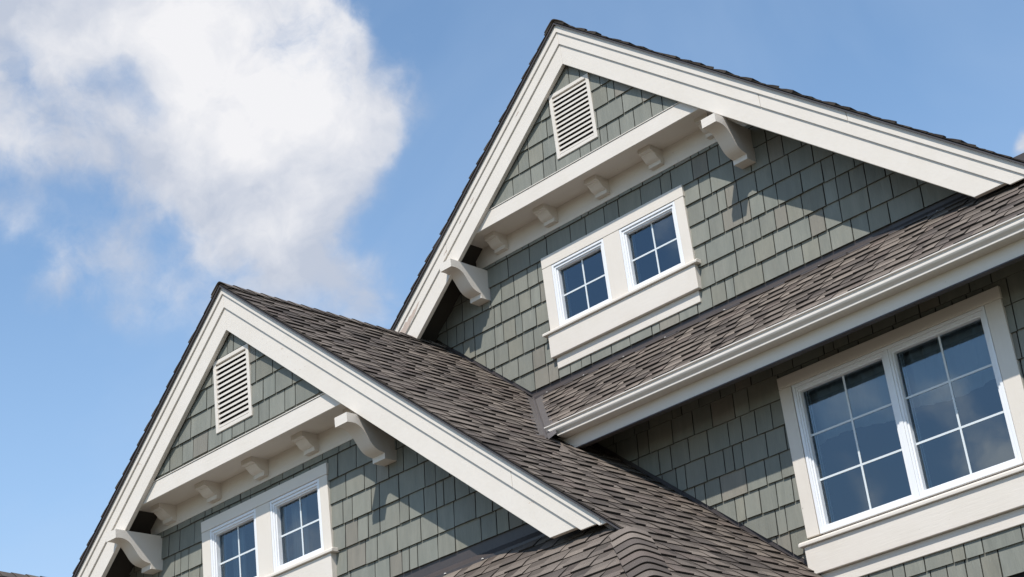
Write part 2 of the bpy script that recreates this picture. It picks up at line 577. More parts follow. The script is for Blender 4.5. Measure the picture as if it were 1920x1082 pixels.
rake(CXU - 0.002, YRU, 7.911, 1, (5.095, 5.062, 5.045), 0.394, 1.15)
rake(CXU - 0.002, YRU, 7.911, -1, (5.6, 5.6, 5.6), 0.394, 0.9)
rake(CXL, YRL, 5.80, 1, (3.137, 3.105, 3.085), 0.378, 2.2)
rake(CXL, YRL, 5.80, -1, (2.9, 2.9, 2.9), 0.378, 1.3)
# worn paint on the middle board of the upper left rake
pz = 7.911 + 0.197
def on_rake(u, v):          # u metres out from the apex, v height over the middle board's lower edge
    return (CXU - u, YRU - 0.0145, pz - M * u + v)
patch = [(2.00, .052), (2.05, .030), (2.09, .012), (2.12, .018), (2.16, .006), (2.24, .004), (2.32, .004), (2.40, .012), (2.38, .10), (2.30, .104), (2.24, .088), (2.205, .098), (2.18, .070), (2.15, .082), (2.12, .062), (2.09, .070), (2.06, .056), (2.03, .062)]
prism('bare_patch', [on_rake(u, v) for u, v in patch], (0, 0.004, 0), M_BARE, house, label='patch of bare wood where the paint has peeled')
for (u0, v0, l) in [(1.60, .05, .04), (1.38, .07, .03), (1.20, .06, .05), (0.55, .07, .045)]:
    pp = [(u0, v0), (u0 + l * .5, v0 + .004), (u0 + l, v0 - .002), (u0 + l * .6, v0 - .006), (u0 + l * .2, v0 - .007)]
    prism('bare_patch', [on_rake(u, v) for u, v in pp], (0, 0.004, 0), M_BARE, house)

# drip edge strips under the shingles
def drip(zf, cx, yf, yr, xa, xb):
    pts = [(xa, yf + 0.006, zf(xa, -0.012)), (xb, yf + 0.006, zf(xb, -0.012)), (xb, yf + 0.006, zf(xb, -0.028)), (xa, yf + 0.006, zf(xa, -0.028))]
    prism('drip_edge', pts, (0, 0.05, 0), M_FLASH, house)
drip(zU, CXU, YFU, YRU, CXU, -3.9)
drip(zU, CXU, YFU, YRU, CXU, -10.9)
drip(zL, CXL, YFL, YRL, CXL, -6.43)
drip(zL, CXL, YFL, YRL, CXL, -14.2)

# ---- belly band: beam, soffit, frieze
def band(cx, yr, yw, zbt, zbb, zs, zf, xl, xr, fl, fr):
    box('belly_band', xl, xr, yr + 0.042, yr + 0.075, zbb, zbt, M_TRIM, house, bevel=0.003)
    box('band_cap', xl + .01, xr - .01, yr + 0.036, yr + 0.08, zbt + 0.002, zbt + 0.008, M_TRIM, house)
    box('soffit', fl, fr, yr + 0.0765, yw - 0.0225, zs, zs + 0.02, M_TRIM, house)
    box('frieze_board', fl, fr, yw - 0.022, yw + 0.002, zf, zs + 0.018, M_TRIM, house, bevel=0.002)
band(CXU, YRU, YU, 6.985, 6.845, 6.868, 6.688, -9.38, -6.62, -9.60, -6.42)
band(CXL, YRL, YL, 4.868, 4.728, 4.755, 4.590, -11.62, -8.80, -11.80, -8.66)

# ---- big knee brackets
BR = [(-.463, 0), (-.463, -.074), (-.435, -.071), (-.41, -.070), (-.385, -.0725), (-.36, -.080), (-.335, -.093), (-.315, -.110), (-.295, -.133), (-.275, -.160),
      (-.255, -.187), (-.235, -.210), (-.212, -.228), (-.185, -.2415), (-.155, -.249), (-.125, -.2535), (-.125, -.296), (.004, -.296), (.004, 0)]
def bracket(x0, x1, yw, zt, lab):
    o = prism('bracket', [(x0, yw + y, zt + z) for y, z in BR], (x1 - x0, 0, 0), M_TRIM, house, crease=35)
    if lab:
        o['label'] = lab
bracket(-9.628, -9.488, YU, 6.650, None)
bracket(-6.655, -6.520, YU, 6.645, None)
bracket(-11.80, -11.664, YL, 4.560, None)
bracket(-8.880, -8.745, YL, 4.566, None)

# ---- little corbels under the band
CB = [(-.165, 0), (-.165, -.040), (-.133, -.044), (-.133, -.052), (-.120, -.058), (-.108, -.068), (-.098, -.080), (-.086, -.090), (-.070, -.098), (-.048, -.102), (-.048, -.134), (.0, -.134), (.0, 0)]
def corbel(xr_, yw, zt):
    prism('corbel', [(xr_ - 0.128, yw - 0.022 + y, zt + z) for y, z in CB], (0.128, 0, 0), M_TRIM, house, crease=20)
for x in (-9.190, -8.582, -7.977, -7.378, -6.772):
    corbel(x, YU, 6.8675)
for x in (-11.431, -10.817, -10.20, -9.578, -8.965):
    corbel(x, YL, 4.7545)

# ---- gable vents
def vent(x0, x1, z0, z1, yf):
    v = empty('gable_vent', ((x0 + x1) / 2, yf, z0), house)
    w = 0.034
    yb = yf + 0.03
    box('frame', x0, x0 + w, yf, yb, z0, z1, M_TRIMZ, v, bevel=0.003)
    box('frame', x1 - w, x1, yf, yb, z0, z1, M_TRIMZ, v, bevel=0.003)
    box('frame', x0 + w, x1 - w, yf + .001, yb, z1 - w, z1 - .0005, M_TRIM, v, bevel=0.003)
    box('frame', x0 + w, x1 - w, yf + .001, yb, z0 + .0005, z0 + w, M_TRIM, v, bevel=0.003)
    box('backing', x0 - .02, x1 + .02, yf + 0.075, yf + 0.078, z0 - .02, z1 + .02, M_LOUV, v)
    n = 13
    p = (z1 - z0 - 2 * w) / n
    for i in range(n):
        zc = z0 + w + p * (i + 0.12)
        pts = [(x0 + w, yf + 0.006, zc), (x0 + w, yf + 0.006, zc + 0.020), (x0 + w, yf + 0.030, zc + 0.036), (x0 + w, yf + 0.030, zc + 0.022)]
        prism('slat', pts, (x1 - x0 - 2 * w, 0, 0), M_TRIM, v)
vent(-8.250, -7.789, 7.097, 7.722, YRU + 0.040)
vent(-10.448, -9.988, 5.000, 5.615, YRL + 0.040)

# ---- windows
def sash_window(op, yf, nx, nz, splits, curtain=None):
    """op: opening of the whole unit; splits: list of (x0, x1) for its sashes"""
    x0, x1, z0, z1 = op
    w = box('window', x0, x0 + 0.022, yf, yf + 0.10, z0, z1, M_VINYL, house, bevel=0.003)
    me = MB()
    me.box(x1 - 0.022, x1, yf, yf + 0.10, z0, z1)
    me.link('frame', M_VINYL, w, bevel=0.003)
    box('frame', x0 + .022, x1 - .022, yf + .0006, yf + 0.10, z1 - 0.022, z1 - .0004, M_VINYL, w, bevel=0.003)
    box('frame', x0 + .022, x1 - .022, yf + .0006, yf + 0.10, z0 + .0004, z0 + 0.020, M_VINYL, w, bevel=0.003)
    if len(splits) > 1:
        for a, b_ in zip(splits[:-1], splits[1:]):
            box('mullion', a[1], b_[0], yf + .004, yf + 0.10, z0 + .02, z1 - .022, M_VINYL, w, bevel=0.002)
    for (sx0, sx1) in splits:
        zz0, zz1 = z0 + .021, z1 - .023
        t, ys, yg = 0.032, yf + 0.010, yf + 0.058
        # sash as two nested bevelled rings
        for (ins, wd, ya) in ((0.0015, 0.018, ys), (0.0185, t - 0.0185, ys + 0.012)):
            fr = MB()
            a0, a1, b0, b1 = sx0 + ins, sx1 - ins, zz0 + ins, zz1 - ins
            fr.prism([(a0, ya, b0), (a0 + wd, ya, b0 + wd), (a0 + wd, ya, b1 - wd), (a0, ya, b1)], (0, yg + .012 - ya, 0))
            fr.prism([(a1, ya, b0), (a1 - wd, ya, b0 + wd), (a1 - wd, ya, b1 - wd), (a1, ya, b1)], (0, yg + .012 - ya, 0))
            fr.prism([(a0, ya, b0), (a1, ya, b0), (a1 - wd, ya, b0 + wd), (a0 + wd, ya, b0 + wd)], (0, yg + .012 - ya, 0))
            fr.prism([(a0, ya, b1), (a1, ya, b1), (a1 - wd, ya, b1 - wd), (a0 + wd, ya, b1 - wd)], (0, yg + .012 - ya, 0))
            fr.link('sash', M_VINYL, w)
        gx0, gx1, gz0, gz1 = sx0 + t, sx1 - t, zz0 + t, zz1 - t
        # inner bead, seen as a thin double line beside the glass
        box('glazing_bead', gx0 + .010, gx0 + .016, yg + .018, yg + .03, gz0, gz1, M_MUNT, w)
        box('glazing_bead', gx0 + .022, gx0 + .026, yg + .028, yg + .04, gz0, gz1, M_MUNT, w)
        hb = 0.007
        xs = [gx0 + (gx1 - gx0) * i / nx for i in range(nx + 1)]
        zs = [gz0 + (gz1 - gz0) * i / nz for i in range(nz + 1)]
        for i in range(1, nx):
            box('muntin', xs[i] - hb, xs[i] + hb, yg - 0.004, yg + 0.008, gz0, gz1, M_MUNT, w)
        for j in range(1, nz):
            for i in range(nx):
                box('muntin', xs[i] + (hb if i else 0), xs[i + 1] - (hb if i < nx - 1 else 0), yg - 0.0035, yg + 0.0075, zs[j] - hb, zs[j] + hb, M_MUNT, w)
        for i in range(nx):
            for j in range(nz):
                b = MB()
                e1, e2 = random.uniform(-.0007, .0007), random.uniform(-.0007, .0007)
                b.add([(xs[i], yg, zs[j]), (xs[i + 1], yg + e1, zs[j]), (xs[i + 1], yg + e1 + e2, zs[j + 1]), (xs[i], yg + e2, zs[j + 1])], [(0, 1, 2, 3)])
                b.link('pane', M_GLASS, w)
    # dark room behind
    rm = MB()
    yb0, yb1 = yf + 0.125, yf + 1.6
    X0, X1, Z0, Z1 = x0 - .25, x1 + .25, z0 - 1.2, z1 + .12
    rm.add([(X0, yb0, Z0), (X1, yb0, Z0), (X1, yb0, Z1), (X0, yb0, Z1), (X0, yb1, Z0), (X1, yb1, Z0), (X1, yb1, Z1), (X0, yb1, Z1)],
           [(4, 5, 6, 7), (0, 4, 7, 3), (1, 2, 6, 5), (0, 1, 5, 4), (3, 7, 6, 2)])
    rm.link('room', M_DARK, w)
    if curtain:
        for (cx0, cx1, cz0, cz1, cy) in curtain:
            n = 40
            vs, fs = [], []
            for i in range(n + 1):
                x = cx0 + (cx1 - cx0) * i / n
                yy = yf + cy + 0.012 * math.sin(i * 0.9) + 0.005 * math.sin(i * 2.1 + 1)
                sag = 0.03 * math.sin(i / n * 4.2 + cx0 * 3)
                vs += [(x, yy, cz0 + sag), (x, yy, cz1)]
            for i in range(n):
                fs.append((2 * i, 2 * i + 2, 2 * i + 3, 2 * i + 1))
            link('curtain', vs, fs, M_CURT, w, smooth=True)
    return w

def casing(ops, yw, x0, x1, zh, zt, sill, apron, low, name='window_casing'):
    """flat trim round a pair of windows"""
    c = empty(name, ((x0 + x1) / 2, yw, zt), house)
    yf = yw - 0.032
    z0 = ops[0][2]
    box('head_board', x0 + .002, x1 + .004, yf - .003, yw + .002, zh, zt, M_TRIM, c, bevel=0.003)
    edges = [x0] + [e for o_ in ops for e in (o_[0], o_[1])] + [x1]
    for i in range(0, len(edges), 2):
        box('side_board', edges[i] + (.0 if i == 0 else .0015), edges[i + 1] - .0015, yf, yw + .002, z0, zh - .0015, M_TRIMZ, c, bevel=0.003)
    sx0, sx1, sz0, sz1, sy = sill
    pts = [(sx0, sy, sz0), (sx0, sy, sz0 + (sz1 - sz0) * .6), (sx0, sy + .02, sz1), (sx0, yw, sz1), (sx0, yw, sz0)]
    prism('sill', pts, (sx1 - sx0, 0, 0), M_TRIM, c, bevel=0.004)
    ax0, ax1, az0, az1, ay = apron
    box('apron', ax0, ax1, ay, yw + .002, az0, az1, M_TRIM, c, bevel=0.004)
    lx0, lx1, lz0, lz1, ly = low
    box('apron', lx0, lx1, ly, yw + .002, lz0, lz1, M_TRIM, c, bevel=0.004)
    return c

YWU, YWL, YWR = YU - 0.030, YL - 0.030, YR - 0.030
for op in UW:
    sash_window(op, YWU, 2, 2, [(op[0] + .02, op[1] - .02)])
casing(UW, YU, -8.832, -7.246, 6.377, 6.480, (-8.885, -7.195, 5.752, 5.786, YU - .082), (-8.838, -7.232, 5.545, 5.751, YU - .062), (-8.808, -7.262, 5.443, 5.543, YU - .026))
for op, cu in zip(LW, ([(-10.90, -10.72, 3.80, 4.50, .16)], [(-10.14, -9.94, 3.80, 4.50, .16)])):
    sash_window(op, YWL, 2, 2, [(op[0] + .02, op[1] - .02)], cu)
casing(LW, YL, -8.832 + LDX, -7.246 + LDX, 4.409, 4.500, (-8.885 + LDX, -7.195 + LDX, 5.752 + LDZ, 5.786 + LDZ, YL - .082),
       (-8.838 + LDX, -7.232 + LDX, 5.545 + LDZ, 5.751 + LDZ, YL - .062), (-8.808 + LDX, -7.262 + LDX, 3.475, 5.543 + LDZ, YL - .026))
sash_window(RW[0], YWR, 2, 3, [(-6.205, -5.462), (-5.432, -4.70)], [(-6.19, -5.48, 3.80, 4.31, .15), (-5.43, -4.72, 3.80, 4.31, .15)])
casing([(-6.225, -4.678, 3.16, 4.235)], YR, -6.328, -4.553, 4.237, 4.322, (-6.375, -4.505, 3.100, 3.135, YR - .085), (-6.345, -4.53, 2.898, 3.099, YR - .062), (-6.31, -4.56, 2.800, 2.896, YR - .028))

# ---- eave of the upper skirt roof: fascia, gutter, sloping soffit
YFA = 9.36
XE = -1.0
prism('fascia_board', [(-7.965, YFA, 4.272), (XE, YFA, 4.272), (XE, YFA, 4.40), (-8.13, YFA, 4.40)], (0, 0.03, 0), M_TRIM, house, bevel=0.003)
prism('fascia_trim', [(-7.955, YFA - .006, 4.262), (XE, YFA - .006, 4.262), (XE, YFA - .006, 4.2705), (-7.963, YFA - .006, 4.2705)], (0, 0.05, 0), M_FLASH, house)
prism('fascia_end', [(-8.10, YFA + .032, 4.375), (-7.972, YFA + .032, 4.27), (-8.30, YFA + .43, 4.56), (-8.42, YFA + .43, 4.66)], (0.02, 0, 0.0), M_TRIM, house)
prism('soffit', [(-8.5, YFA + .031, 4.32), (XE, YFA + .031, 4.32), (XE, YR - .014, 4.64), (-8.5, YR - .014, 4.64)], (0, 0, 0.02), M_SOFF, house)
GP = [(-.002, .086), (-.002, .0), (-.088, .0), (-.094, .004), (-.094, .012), (-.088, .017), (-.090, .022), (-.100, .030), (-.111, .040), (-.117, .050), (-.117, .060), (-.112, .070), (-.112, .078), (-.120, .083), (-.1265, .086), (-.1265, .092), (-.121, .092)]
gb = MB()
N = len(GP)
zg = 4.372
def gx(dy, dz): return -7.985 - 0.098 * (dz / 0.09)
L0 = [(gx(y, z), YFA + y, zg + z) for y, z in GP]
L1 = [(XE, YFA + y, zg + z) for y, z in GP]
gb.add(L0 + L1, [(i, i + 1, i + 1 + N, i + N) for i in range(N - 1)])
# end cap, a flat sheet closing the profile
gb.add([L0[i] for i in range(N)], [tuple(range(N))])
gut = gb.link('gutter', M_GUT, house)
sl = gut.modifiers.new('sheet', 'SOLIDIFY')
sl.thickness = 0.0015
prism('drip_edge', [(valley_x(9.30) + .08, 9.297, S0 + SM * 9.30 - .012), (XE, 9.297, S0 + SM * 9.30 - .012), (XE, 9.297, S0 + SM * 9.30 - .05), (valley_x(9.30) + .08, 9.297, S0 + SM * 9.30 - .05)], (0, .004, 0), M_FLASH, house)

for xsm in (-5.86,):
    sb = MB()
    A_ = [(xsm, YFA + y - .0012 * (1 if y < -.01 else 0), zg + z + (.0008 if z > .05 else -.0012)) for y, z in GP]
    B_ = [(xsm + .035, p[1], p[2]) for p in A_]
    sb.add(A_ + B_, [(i, i + 1, i + 1 + N, i + N) for i in range(N - 1)])
    sb.link('gutter_joint', M_GUT, house)

# ---- metal valley: W section laid along the valley line
vb = MB()
prof = [(-.075, .006), (-.012, -.002), (.0, .022), (.012, -.002), (.075, .006)]
rows = []
for y in (VY0, 9.5, 9.9, VY1):
    xv = valley_x(y)
    zv = S0 + SM * y
    row = []
    for d, h in prof:
        # d metres to the side of the valley line in plan, on the plane of that side
        px, py = xv + d * 0.707, y + d * 0.707
        zz = (zL(px) if d < 0 else S0 + SM * py) + h
        if d == 0:
            zz = zv + h
        row.append((px, py, zz))
    rows.append(row)
vs = [p for r in rows for p in r]
fs = []
for j in range(len(rows) - 1):
    for i in range(4):
        fs.append((j * 5 + i, j * 5 + i + 1, (j + 1) * 5 + i + 1, (j + 1) * 5 + i))
vb.add(vs, fs)
vo = vb.link('valley_flashing', M_VALLEY, house)
s_ = vo.modifiers.new('sheet', 'SOLIDIFY')
s_.thickness = 0.003

# ---- wall flashings
def flash_L(y, xa, xb, n):
    """step flashing where the lower gable roof runs down a wall"""
    for i in range(n):
        a = xa + (xb - xa) * i / n
        b_ = xa + (xb - xa) * (i + 1) / n + 0.012
        e = 0.0012 * (i % 2)
        pts = [(a, y - .001 - e, zL(a, .002)), (b_, y - .001 - e, zL(b_, .002)), (b_, y - .001 - e, zL(b_, .10)), (a, y - .001 - e, zL(a, .10))]
        prism('flashing', pts, (0, .0015, 0), M_FLASH, house)
        pts = [(a, y - .0045 - e, zL(a, .013)), (b_, y - .0045 - e, zL(b_, .013)), (b_, y - .022 - e, zL(b_, .015)), (a, y - .022 - e, zL(a, .015))]
        prism('flashing', pts, (0, 0, .002), M_FLASH, house)
flash_L(YU, -10.15, valley_x(10.36) + .02, 8)
flash_L(YR, -8.3, -4.9, 21)
def flash_front(y, x0, x1, z0f, n, sm):
    w_ = (x1 - x0) / n
    for i in range(n):
        a, b_ = x0 + w_ * i, x0 + w_ * (i + 1) + .01
        e = 0.001 * (i % 2)
        z = z0f(y)
        pts = [(a, y - .001 - e, z + .12), (a, y - .001 - e, z + .018), (a, y - .075, z - .071 * sm + .017), (a, y - .075, z - .071 * sm - .002), (a, y + .001, z - .001), (a, y + .001, z + .12)]
        prism('flashing', pts, (b_ - a, 0, 0), M_FLASH, house)
flash_front(YU, -9.13, -1.0, lambda y: S0 + SM * y, 5, SM)
flash_front(YL, -13.2, -7.0, lambda y: P0 + PM * y, 4, PM)
def dab(x, y, z, s):
    b = MB()
    vs_, fs_ = [], []
    for k in range(6):
        a = k * math.pi / 3
        vs_.append((x + s * math.cos(a), y + s * .7 * math.sin(a), z))
        vs_.append((x + s * .5 * math.cos(a + .2), y + s * .4 * math.sin(a), z + s * .6))
    fs_ = [((2 * k), (2 * k + 2) % 12, (2 * k + 3) % 12, 2 * k + 1) for k in range(6)] + [(1, 3, 5, 7, 9, 11)]
    b.add(vs_, fs_)
    b.link('sealant_dab', M_CAULK, house)
for x in (-8.92, -8.50, -8.06, -7.62, -7.02, -6.12, -5.1):
    dab(x, 10.285, S0 + SM * 10.285 + .012, .011)
for x in (-8.30, -7.93):
    dab(x, 8.262, P0 + PM * 8.262 + .012, .013)

# ---- neighbouring wing far left
wing = empty('side_wing', (-15.13, 10.5, GZ))
wing['label'] = 'small brown roof ridge at the lower left edge, beside the lower gable'
wing['category'] = 'roof wing'
WX, WZ = -15.13, 5.285
for s in (1, -1):
    xe = WX + s * 0.95
    prism('roof_slope', [(WX, 7.6, WZ - .02), (xe, 7.6, WZ - .02 - .95 * M), (xe, 14, WZ - .02 - .95 * M), (WX, 14, WZ - .02)], (0, 0, -.05), M_ROOF, wing)
box('wall', WX - .8, WX + .8, 7.9, 13.8, GZ, 4.4, M_SIDE, wing)
prism('gable_end', [(WX - .8, 7.9, 4.4), (WX + .8, 7.9, 4.4), (WX, 7.9, 5.15)], (0, .1, 0), M_SIDE, wing)

# ------------------------------------------------------------------ shingles
def visible_px(pts, nrm=None):
    """size in the 1920 px photograph of a 3-D polygon, 0 when it lies outside it or something stands before it"""
    pr = []
    for p in pts:
        p = Vector(p)
        d = p.dot(FWD)
        pr.append((960 + FPX * p.dot(RIGHT) / d, 541 + FPX * p.dot(DOWN) / d))
    q = pr
    for (a, b_, c) in ((1, 0, 1920), (-1, 0, 0), (0, 1, 1082), (0, -1, 0)):
        q = clip(q, a, b_, c)
        if len(q) < 3:
            return 0.0
    ar = area2(q)
    n = len(pts)
    c = Vector((0, 0, 0))
    for p in pts:
        c += Vector(p)
    c /= n
    hits = 0
    tests = [c] + [c.lerp(Vector(p), 0.75) for p in pts[:4]]
    for t in tests:
        L = t.length
        ok, loc, _n, _i, _o, _m = SC.ray_cast(DG, (0, 0, 0), t.normalized(), distance=L - 0.06)
        hits += 0 if ok else 1
    return ar * hits / len(tests)

def sid_tint(r):
    k = r.random()
    v = r.uniform(0.87, 1.07)
    if k < 0.07:
        return (v * 1.04, v * 0.965, v * 0.93)
    if k < 0.20:
        return (v * 1.01, v * 0.99, v * 0.94)
    if k < 0.36:
        return (v * 0.97, v * 1.0, v * 1.0)
    return (v * 0.99, v, v * 0.99)

def siding(parent, y, poly, z0, ex, holes, seed, t=0.016, prox=None):
    """hang shingles on a wall: poly is the convex outline they fill; z0 a butt line"""
    r = random.Random(seed)
    xs = [p[0] for p in poly]
    zs = [p[1] for p in poly]
    k0 = math.floor((min(zs) - z0) / ex) - 1
    k1 = math.ceil((max(zs) - z0) / ex) + 1
    # half-planes of the outline
    hp = []
    n = len(poly)
    cx = sum(xs) / n
    cz = sum(zs) / n
    for i in range(n):
        (xa, za), (xb, zb) = poly[i], poly[(i + 1) % n]
        a, b_ = zb - za, -(xb - xa)
        c = a * xa + b_ * za
        if a * cx + b_ * cz > c:
            a, b_, c = -a, -b_, -c
        hp.append((a, b_, c))
    out_ = []
    for k in range(k0, k1):
        zb = z0 + k * ex
        x = min(xs) - r.random() * 0.2
        while x < max(xs):
            w = r.choice((0.085, 0.11, 0.125, 0.14, 0.15, 0.165, 0.18, 0.20, 0.22, 0.27)) * r.uniform(0.92, 1.08)
            dz = r.uniform(-0.0022, 0.0022)
            pl = [(x, zb + dz + r.uniform(-.001, .001)), (x + w - 0.0088, zb + dz + r.uniform(-.001, .001)), (x + w - 0.0088, zb + ex + 0.012), (x, zb + ex + 0.012)]
            x += w
            for h in hp:
                pl = clip(pl, *h)
                if len(pl) < 3:
                    break
            if len(pl) < 3 or area2(pl) < 2e-4:
                continue
            pieces = [pl]
            for (a0, a1, b0, b1) in holes:
                nx_ = []
                for p in pieces:
                    l = clip(p, 1, 0, a0)
                    rr = clip(p, -1, 0, -a1)
                    mid = clip(clip(p, -1, 0, -a0), 1, 0, a1)
                    lo = clip(mid, 0, 1, b0) if len(mid) > 2 else []
                    hi = clip(mid, 0, -1, -b1) if len(mid) > 2 else []
                    nx_ += [q for q in (l, rr, lo, hi) if len(q) > 2 and area2(q) > 1e-5]
                pieces = nx_
            if not pieces:
                continue
            th = t * r.uniform(0.85, 1.2)
            mb = MB()
            tt = sid_tint(r)
            frs = []
            tw = r.uniform(-.0015, .0015)
            for p in pieces:
                def yy(px, pz):
                    u = (pz - zb) / (ex + 0.012)
                    return y - th * (1 - u) - 0.0035 - (tw * (px - p[0][0]) / w) * (1 - u)
                fr = [(px, yy(px, pz), pz) for px, pz in p]
                bk = [(px, y + 0.002, pz) for px, pz in p]
                m_ = len(p)
                sgn = sum(p[i][0] * p[(i + 1) % m_][1] - p[(i + 1) % m_][0] * p[i][1] for i in range(m_))
                fs_ = [tuple(range(m_))] + [(i, i + m_, (i + 1) % m_ + m_, (i + 1) % m_) for i in range(m_)]
                if sgn < 0:
                    fs_ = [tuple(reversed(f)) for f in fs_]
                f0 = len(mb.f)
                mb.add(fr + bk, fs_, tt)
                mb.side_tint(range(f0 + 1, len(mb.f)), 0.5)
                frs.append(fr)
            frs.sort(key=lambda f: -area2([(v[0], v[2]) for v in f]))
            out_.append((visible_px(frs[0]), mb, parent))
    return out_

bpy.context.view_layer.update()
DG = bpy.context.evaluated_depsgraph_get()

EX = 0.1865
def shrink(h, d):
    return (h[0] - d, h[1] + d, h[2] - d, h[3] + d)
units = []
def tri(cx, zf, off, lo):
    top = zf(cx, off)
    return [(cx - (top - lo) / M, lo), (cx + (top - lo) / M, lo), (cx, top)]
# upper gable, below and above the belly band
zlowU = 5.362
polyU = [(-10.85, zlowU)]
topU = zU(CXU, -0.215)
def clip_many(p, hs):
    for h in hs:
        p = clip(p, *h)
    return p
big_ = [(-14, 2.5), (0, 2.5), (0, 9), (-14, 9)]
pU = clip_many(big_, [(0, 1, 6.69), (0, -1, -zlowU), (-M, -1, -(CL_ + 0.05)), (M, 1, CU - 0.215), (-M, 1, CU - 0.215 - 2 * M * CXU)])
units += siding(wU, YU, pU, 6.286 - 10 * EX + 0.001, EX, [shrink((-8.725, -7.343, 5.50, 6.375), .05)], 3)
pL = clip_many(big_, [(0, 1, 4.592), (0, -1, -3.437), (M, 1, CL_ - 0.215), (-M, 1, CL_ - 0.215 - 2 * M * CXL)])
units += siding(wL, YL, pL, 4.354 - 10 * EX, EX, [shrink((-10.98, -9.60, 3.53, 4.409), .05)], 5)
pR = clip_many(big_, [(1, 0, -1.0), (-1, 0, 9.2), (0, 1, 4.66), (0, -1, -2.52), (-M, -1, -(CL_ + 0.05))])
units += siding(wR, YR, pR, 3.809 - 10 * 0.1845, 0.1845, [shrink((-6.22, -4.68, 2.86, 4.235), .05)], 8)
pUt = clip_many(big_, [(0, -1, -6.90), (M, 1, CU - 0.35), (-M, 1, CU - 0.35 - 2 * M * CXU)])
units += siding(wUt, YRU + 0.063, pUt, 7.54 - 5 * 0.1825, 0.1825, [VENT_U], 13, 0.014)
pLt = clip_many(big_, [(0, -1, -4.78), (M, 1, CL_ - 0.35), (-M, 1, CL_ - 0.35 - 2 * M * CXL)])
units += siding(wLt, YRL + 0.063, pLt, 5.44 - 5 * 0.180, 0.180, [VENT_L], 21, 0.014)

def emit(units_, name, mat, limit, stuff_name, least=60.0):
    units_.sort(key=lambda u: -u[0])
    rest = {}
    for i, (px, mb, parent) in enumerate(units_):
        if i < limit and px > least:
            mb.link(name, mat, parent)
        else:
            b = rest.setdefault(parent.name, (MB(), parent))[0]
            base = len(b.v)
            b.v.extend(mb.v)
            b.f.extend([tuple(base + j for j in f) for f in mb.f])
            b.t.extend(mb.t)
    for b, parent in rest.values():
        o = b.link(stuff_name, mat, parent)
        o['kind'] = 'stuff'

def roof_tint(r):
    k = r.random()
    v = r.uniform(0.82, 1.12)
    if k < 0.22:
        return (v * 0.70, v * 0.69, v * 0.70)
    if k < 0.40:
        return (v * 1.18, v * 1.16, v * 1.13)
    if k < 0.55:
        return (v * 0.88, v * 0.84, v * 0.84)
    return (v, v * 0.985, v * 0.97)

def roof(parent, o, u, v, region, u0, u1, v0, v1, seed, ex=0.1415, extra=None, hs=1.0, near=None):
    """laminated shingles: o origin on the surface, u along the courses, v up the slope; region(list of half-planes in u, v)"""
    r = random.Random(seed)
    o, u, v = Vector(o), Vector(u).normalized(), Vector(v).normalized()
    n = u.cross(v).normalized()
    if n.z < 0:
        n = -n
    out_ = []
    for k in range(int(v0 / ex) - 1, int(v1 / ex) + 2):
        vb_ = k * ex
        x = u0 - r.random() * 0.3
        tall = r.random() < 0.5
        while x < u1:
            w = r.uniform(0.09, 0.20) if tall else r.uniform(0.07, 0.19)
            th = (r.uniform(0.0115, 0.0165) if tall else r.uniform(0.0050, 0.0075)) * hs
            sk = r.uniform(-.006, .006)
            g_ = 0.0028
            pl = [(x, vb_), (x + w - g_, vb_), (x + w + sk - g_, vb_ + ex * .45), (x + w + sk * .2 - g_, vb_ + ex + .004), (x + sk * .2, vb_ + ex + .004), (x + sk, vb_ + ex * .45)]
            tall = not tall if r.random() < 0.9 else tall
            x += w
            for h in region:
                pl = clip(pl, *h)
                if len(pl) < 3:
                    break
            if len(pl) < 3:
                continue
            if extra:
                pl = extra(pl)
                if not pl or len(pl) < 3:
                    continue
            if area2(pl) < 3e-4:
                continue
            tt = roof_tint(r)
            mb = MB()
            # split at the middle so that the tab bellies
            parts = (clip(pl, 0, 1, vb_ + ex * .45), clip(pl, 0, -1, -(vb_ + ex * .45)))
            big_fr = None
            for p in parts:
                if len(p) < 3 or area2(p) < 1e-5:
                    continue
                def hh(pv):
                    q = (pv - vb_) / ex
                    return th * (1 - q * .62) if q < .45 else max(0.0008, th * .72 * (1 - (q - .45) / .56))
                top = [o + u * a + v * b_ + n * hh(b_) for a, b_ in p]
                bot = [o + u * a + v * b_ - n * 0.004 for a, b_ in p]
                m_ = len(p)
                fs_ = [tuple(range(m_))] + [(i, i + m_, (i + 1) % m_ + m_, (i + 1) % m_) for i in range(m_)]
                nn = Vector((0, 0, 0))
                for i in range(m_):
                    nn += top[i].cross(top[(i + 1) % m_])
                if nn.dot(n) < 0:
                    fs_ = [tuple(reversed(f)) for f in fs_]
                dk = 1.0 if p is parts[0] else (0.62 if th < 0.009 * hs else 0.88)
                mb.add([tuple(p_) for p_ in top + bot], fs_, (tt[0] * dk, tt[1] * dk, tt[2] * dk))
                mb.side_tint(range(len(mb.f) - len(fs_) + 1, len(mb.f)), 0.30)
                if big_fr is None:
                    big_fr = [tuple(p_) for p_ in top]
            if mb.v:
                out_.append((visible_px(big_fr) * 1.8 if (near is None or near(big_fr[0])) else 0.0, mb, parent))
    return out_

cs = 1 / math.sqrt(1 + M * M)
rf = []
# lower gable, right slope: u = +Y, v = up towards the ridge
oL = (CXL, 0, zL(CXL))
